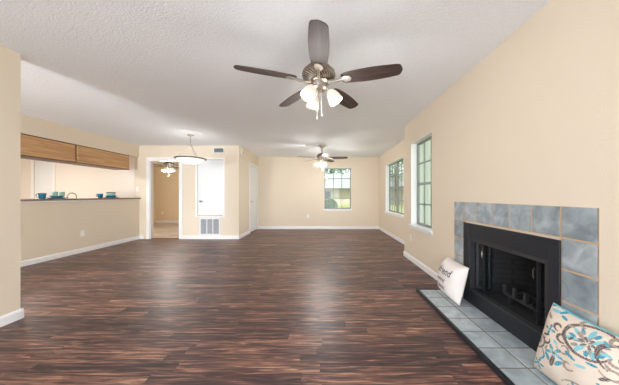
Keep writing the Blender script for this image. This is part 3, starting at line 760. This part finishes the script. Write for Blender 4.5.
# kitchen base run with worktop
kb = empty('base_cabinet', (-5.25, 4.4, 0), label='kitchen base cabinet run behind the half wall', cat='cabinet')
bm = bmesh.new(); box(bm, (-.28, -1.9, .1), (.28, 1.49, .87)); box(bm, (-.22, -1.9, 0), (.28, 1.49, .1)); link('body', bm, OAK, kb)
for k in range(5):
    bm = bmesh.new(); box(bm, (-.30, -1.88+k*.67, .12), (-.281, -1.24+k*.67, .85), .003); link('door', bm, OAK, kb)
o = B('kitchen_worktop', (-5.58, 2.5, .872), (XL-.122, YD-.002, .91), LAMIN, None, .004); tag(o, 'brown kitchen worktop below the bar counter', 'worktop')
fa = empty('faucet', (-5.22, 4.68, .91), label='arched metal kitchen faucet rising behind the bar counter', cat='faucet')
bm = bmesh.new(); lathe(bm, [(0, 0), (.028, 0), (.028, .01), (.018, .03), (.014, .06), (0, .06)], 20); link('base', bm, CHROME, fa, autosm=40)
bm = bmesh.new(); pts = [(0, .07, .05), (0, .07, .17)]
pts = [(0, -.085+.0, .03)]+[(0, -.085*math.cos(t*PI/12), .20+.075*math.sin(t*PI/12)) for t in range(13)]+[(0, .085, .17)]
tube(bm, pts, .010); link('spout', bm, NICKEL, fa, smooth=True)
for v in fa.children: pass
BZ = 1.0765
def dish(name, kind, x, y, label, z=BZ, group=None):
    root = empty(name, (x, y, z), label=label, cat=kind)
    return root
def mug(x, y, label):
    r = empty('mug', (x, y, BZ+.0005), R(-100), label=label, cat='mug', group='teal mugs on the bar counter')
    bm = bmesh.new(); lathe(bm, [(0, 0), (.030, 0), (.036, .008), (.046, .06), (.050, .10), (.046, .10), (.042, .06), (.032, .012), (0, .008)], 28); link('cup', bm, TEAL, r, smooth=True)
    bm = bmesh.new(); tube(bm, [(.045, 0, .085), (.068, 0, .085), (.078, 0, .06), (.07, 0, .035), (.043, 0, .028)], .006); link('handle', bm, TEAL, r, smooth=True)
def plate(x, y, r, z, label, m):
    bm = bmesh.new(); lathe(bm, [(0, 0), (r*.6, 0), (r*.7, .006), (r, .018), (r, .021), (r*.68, .010), (0, .005)], 36); o = link('plate', bm, m, None, smooth=True); o.location = (x, y, z); tag(o, label, 'plate')
def bowl(x, y, r, h, z, label, m, rim=False):
    bm = bmesh.new(); lathe(bm, [(0, 0), (r*.5, 0), (r*.8, h*.35), (r, h), (r*.96, h), (r*.76, h*.38), (0, .006)], 36); o = link('bowl', bm, m, None, smooth=True); o.location = (x, y, z); tag(o, label, 'bowl')
    if rim:
        bm = bmesh.new(); lathe(bm, [(r*.93, h-.002), (r*1.02, h-.002), (r*1.02, h+.02), (r*.93, h+.02), (r*.93, h-.002)], 36); link('rim', bm, DARKRIM, o, smooth=True)
    return o
cx = XL-.10
mug(cx+.02, 3.93, 'teal mug on the bar counter, nearest the left wall end')
plate(cx, 4.16, .15, BZ+.0005, 'wide teal plate on the counter beneath the shallow bowl and near the tumbler', TEALL)
bowl(cx, 4.16, .09, .045, BZ+.010, 'shallow teal bowl on the left plate beside the tumbler', TEAL)
gl = bmesh.new(); lathe(gl, [(0, 0), (.034, 0), (.042, .13), (.039, .13), (.032, .006), (0, .006)], 28); o = link('tumbler', gl, MINT, None, smooth=True); o.location = (cx-.185, 4.40, BZ+.0005); tag(o, 'clear mint tumbler standing behind the left plate, further from the mug', 'glass', 'mint glass tumblers')
o2 = o.copy(); COL.objects.link(o2); o2.location = (cx-.19, 4.29, BZ+.0005); o2['label'] = 'clear mint tumbler standing behind the left plate, closer to the mug'
mug(cx, 4.97, 'teal mug on the bar counter between the two plate settings')
plate(cx, 5.22, .165, BZ+.0005, 'wide teal plate on the counter nearest the doorway', TEALL)
bowl(cx, 5.22, .105, .05, BZ+.010, 'teal bowl on the plate nearest the doorway', TEAL)
bowl(cx, 5.22, .082, .085, BZ+.032, 'mint green bowl with dark rim stacked in the teal bowl', MINT, True)

# ------------------------------------------------------------------ wall plates, vents
def plate_thing(name, loc, nrm, label, cat, kind):
    """nrm: '-y' or '+x' or '-x'"""
    rz = {'-y': 0, '+x': R(90), '-x': R(-90)}[nrm]
    r = empty(name, loc, rz, label=label, cat=cat)
    bm = bmesh.new(); box(bm, (-.036, -.006, -.058), (.036, -.0003, .058), .003); link('cover_plate', bm, PLASTIC, r)
    if kind == 'outlet':
        for s in (-1, 1):
            bm = bmesh.new(); prism(bm, [(.017*math.cos(t*PI/8), s*.021+.014*math.sin(t*PI/8)) for t in range(16)], 'y', -.0085, -.005)
            q = link('socket', bm, PLASTIC, r)
            bm = bmesh.new()
            for x in (-.006, .006): box(bm, (x-.001, -.009, s*.021-.004), (x+.001, -.0086, s*.021+.006))
            link('slot', bm, SLOT, q)
    else:
        bm = bmesh.new(); box(bm, (-.006, -.014, -.012), (.006, -.005, .012), .002); link('toggle', bm, PLASTIC, r)
    return r
plate_thing('wall_outlet', (XL, 4.51, .38), '+x', 'white outlet low on the half wall below the bar counter', 'outlet', 'outlet')
plate_thing('wall_outlet', (-.54, YF, .44), '-y', 'white outlet on the far wall left of the gridded window', 'outlet', 'outlet')
plate_thing('wall_outlet', (XR, 3.95, .40), '-x', 'white outlet under the tall window in the fireplace wall', 'outlet', 'outlet')
plate_thing('wall_outlet', (-6.72, 9.4, .42), '-y', 'white outlet on the bedroom wall seen through the doorway', 'outlet', 'outlet')
plate_thing('light_switch', (-4.87, YD, 1.30), '-y', 'white light switch above the end of the bar counter beside the doorway', 'switch', 'switch')
# return air grille: three louvred panels
rg = empty('return_grille', (-2.975, YD, .328), label='large white return air grille with three louvred sections under the closet door', cat='vent')
gx0, gx1, gz0, gz1 = -.27, .27, -.225, .225
bm = bmesh.new(); box(bm, (gx0, -.004, gz0), (gx1, -.001, gz1)); link('backing', bm, GDARK, rg)
bm = bmesh.new(); f = .035
box(bm, (gx0-.005, -.016, gz0-.005), (gx0+f, -.004, gz1+.005), .002); box(bm, (gx1-f, -.016, gz0-.005), (gx1+.005, -.004, gz1+.005), .002)
box(bm, (gx0+f, -.016, gz0-.005), (gx1-f, -.004, gz0+f), .002); box(bm, (gx0+f, -.016, gz1-f), (gx1-f, -.004, gz1+.005), .002)
third = (gx1-gx0-2*f)/3
for k in (1, 2): x = gx0+f+k*third; box(bm, (x-.012, -.015, gz0+f), (x+.012, -.004, gz1-f), .002)
link('frame', bm, GRILLE, rg)
for k in range(3):
    bm = bmesh.new(); x0 = gx0+f+k*third+.012*(k > 0); x1 = gx0+f+(k+1)*third-.012*(k < 2); z = gz0+f+.006
    while z < gz1-f-.006:
        slab(bm, [(x0, -.013, z), (x1, -.013, z), (x1, -.005, z+.005), (x0, -.005, z+.005)], (0, 0, .0015)); z += .015
    link('louvre_panel', bm, GRILLE, rg)
sv = empty('supply_vent', (-2.745, YD, 2.31), label='small white supply air vent on the wall above the closet door', cat='vent')
bm = bmesh.new(); box(bm, (-.14, -.003, -.07), (.14, -.001, .07)); link('backing', bm, GDARK, sv)
bm = bmesh.new(); box(bm, (-.145, -.012, -.075), (-.12, -.003, .075), .002); box(bm, (.12, -.012, -.075), (.145, -.003, .075), .002); box(bm, (-.12, -.012, .052), (.12, -.003, .075), .002); box(bm, (-.12, -.012, -.075), (.12, -.003, -.052), .002); link('frame', bm, GRILLE, sv)
bm = bmesh.new(); z = -.048
while z < .045: slab(bm, [(-.12, -.011, z), (.12, -.011, z), (.12, -.004, z+.004), (-.12, -.004, z+.004)], (0, 0, .0015)); z += .016
link('louvre_panel', bm, GRILLE, sv)
dc = empty('door_chime', (XC, 6.10, 2.30), R(90), label='small white chime box high on the side wall near the ceiling', cat='chime')
bm = bmesh.new(); box(bm, (-.07, -.035, -.055), (.07, -.0005, .055), .006); link('case', bm, PLASTIC, dc)
bm = bmesh.new()
for k in range(4): box(bm, (-.045, -.0365, -.03+k*.018), (.045, -.035, -.024+k*.018))
link('slots', bm, GDARK, dc)
# kitchen light fixture
kl = empty('kitchen_ceiling_light', (-6.4, 3.9, H), label='kitchen fluorescent ceiling fixture behind the soffit', cat='ceiling light')
bm = bmesh.new(); box(bm, (-.32, -.65, -.02), (.32, .65, -.001), .003); link('housing', bm, WHITE, kl)
bm = bmesh.new(); box(bm, (-.28, -.61, -.075), (.28, .61, -.02), .02); link('diffuser', bm, LAMP, kl)
area('kitchen_tube', (-6.4, 3.9, H-.085), (0, 0, 0), .5, 1.2, 48, (1, .97, .92))

# ------------------------------------------------------------------ frames added around the fill lamp openings behind the camera
pg = empty('fill_opening', label='added frames of the fill lamp openings behind the camera', cat='window', kind='structure')
bm = bmesh.new()
for (a, b) in ((-2.45, 1.22), (-4.6, -3.1)):
    for x in (a, (a+b)/2-.02, b-.04): box(bm, (x, YB-.09, .1), (x+.04, YB-.05, 2.2))
    box(bm, (a+.04, YB-.09, .1), (b-.04, YB-.05, .14)); box(bm, (a+.04, YB-.09, 2.16), (b-.04, YB-.05, 2.2))
link('window_frame', bm, WHITE, pg)

# ------------------------------------------------------------------ outdoors
GRASS = mat('lawn', srgb(150, 156, 96), .95, var=.3, vscale=1.5, bump=.4, bscale=20)
LEAF = mat('leaf_green', srgb(112, 138, 92), .8, var=.3, vscale=3)
LEAF2 = mat('leaf_pale', srgb(160, 178, 148), .8, var=.3, vscale=3)
BARK = mat('bark', srgb(110, 96, 84), .9, bump=.5, bscale=12, var=.2)
ROOF = mat('grey_shingle', srgb(150, 150, 152), .9, bump=.3, bscale=25, var=.1, vscale=8)
SIDING = mat('pale_siding', srgb(176, 168, 152), .8, bump=.1, bscale=20, var=.05)
FENCE = mat('weathered_fence', srgb(196, 196, 186), .9, bump=.3, bscale=25, var=.15, vscale=6)
o = B('ground', (-60, 9.8, -.35), (60, 90, -.25), GRASS); tag(o, 'green lawn outside the windows', 'lawn', kind='structure')
o = B('ground_side', (XR2+.3, -20, -.35), (60, 9.8, -.25), GRASS); tag(o, 'green lawn beside the house', 'lawn', kind='structure')
hb = empty('neighbour_house', (4, 34, -.25), label='pale house with grey roof seen through the far window', cat='house')
B('wall', (-9, 0, 0), (9, 8, 2.4), SIDING, hb)
bm = bmesh.new(); prism(bm, [(-1, 2.3), (4, 5.0), (9, 2.3)], 'x', -9.8, 9.8); link('roof', bm, ROOF, hb)
B('window', (-4.2, -.05, .9), (-3.0, 0, 2.0), GDARK, hb)
def tree(x, y, h, r, m, label, seed, tr=.14):
    rnd = random.Random(seed); root = empty('tree', (x, y, -.25), label=label, cat='tree')
    bm = bmesh.new(); tube(bm, [(0, 0, 0), (.08, .05, h*.35), (-.05, .1, h*.7), (0, 0, h*.9)], tr, 8, radii=[tr, tr*.8, tr*.6, tr*.3])
    for k in range(6):
        a = rnd.uniform(0, 2*PI); z0 = h*rnd.uniform(.4, .65); tube(bm, [(0, .05, z0), (math.cos(a)*r*.4, math.sin(a)*r*.4, z0+h*.12), (math.cos(a)*r*.8, math.sin(a)*r*.8, z0+h*.22)], .05, 6, radii=[tr*.5, tr*.35, tr*.15])
    link('trunk', bm, BARK, root)
    bm = bmesh.new()
    for k in range(2600):
        while True:
            p = Vector((rnd.uniform(-1, 1), rnd.uniform(-1, 1), rnd.uniform(-1, 1)))
            if .25 < p.length < 1: break
        n = math.sin(p.x*5+seed)*math.sin(p.y*5)*math.sin(p.z*5+2)
        if n > .35: continue
        c = Vector((p.x*r, p.y*r, h*.72+p.z*h*.34)); s = rnd.uniform(.07, .15)*max(1, r/2)
        u = Vector((rnd.gauss(0, 1), rnd.gauss(0, 1), rnd.gauss(0, 1))).normalized(); w_ = u.orthogonal().normalized()
        v = [bm.verts.new(c+u*s), bm.verts.new(c+w_*s*.5), bm.verts.new(c-u*s), bm.verts.new(c-w_*s*.5)]; bm.faces.new(v)
    link('foliage', bm, m, root)
tree(1.6, 48, 13, 5.5, LEAF, 'leafy tree rising above the grey roof, seen through the far window', 3)
tree(.28, 11, 1.15, .34, LEAF, 'small bush outside the far window at its lower left', 5, .03)
tree(11.5, 24, 7, 2.6, LEAF2, 'pale leafy tree beyond the side fence', 9)
tree(9.5, 30, 8, 2.8, LEAF, 'taller tree further off beyond the side fence', 13)
tree(15, 30, 8, 2.6, LEAF2, 'broad pale tree furthest right beyond the side fence', 15)
fn = empty('board_fence', (4.2, 18, -.25), label='weathered board fence across the side yard', cat='fence')
bm = bmesh.new()
for k in range(110): box(bm, (k*.16+3.0, 0, .03), (k*.16+3.0+.145, .02, 1.8))
link('boards', bm, FENCE, fn)
bm = bmesh.new(); box(bm, (3, .02, .4), (20.5, .06, .5)); box(bm, (3, .02, 1.4), (20.5, .06, 1.5)); link('rail', bm, FENCE, fn)
# stop stray sky light between the shell parts at bedroom / closet corners
o = B('bedroom_light_block', (-7.1, 9.5, 0), (-2.8, 9.6, H), WALLB); tag(o, 'added slab behind the bedroom wall blocking stray sky light', 'wall', kind='structure')
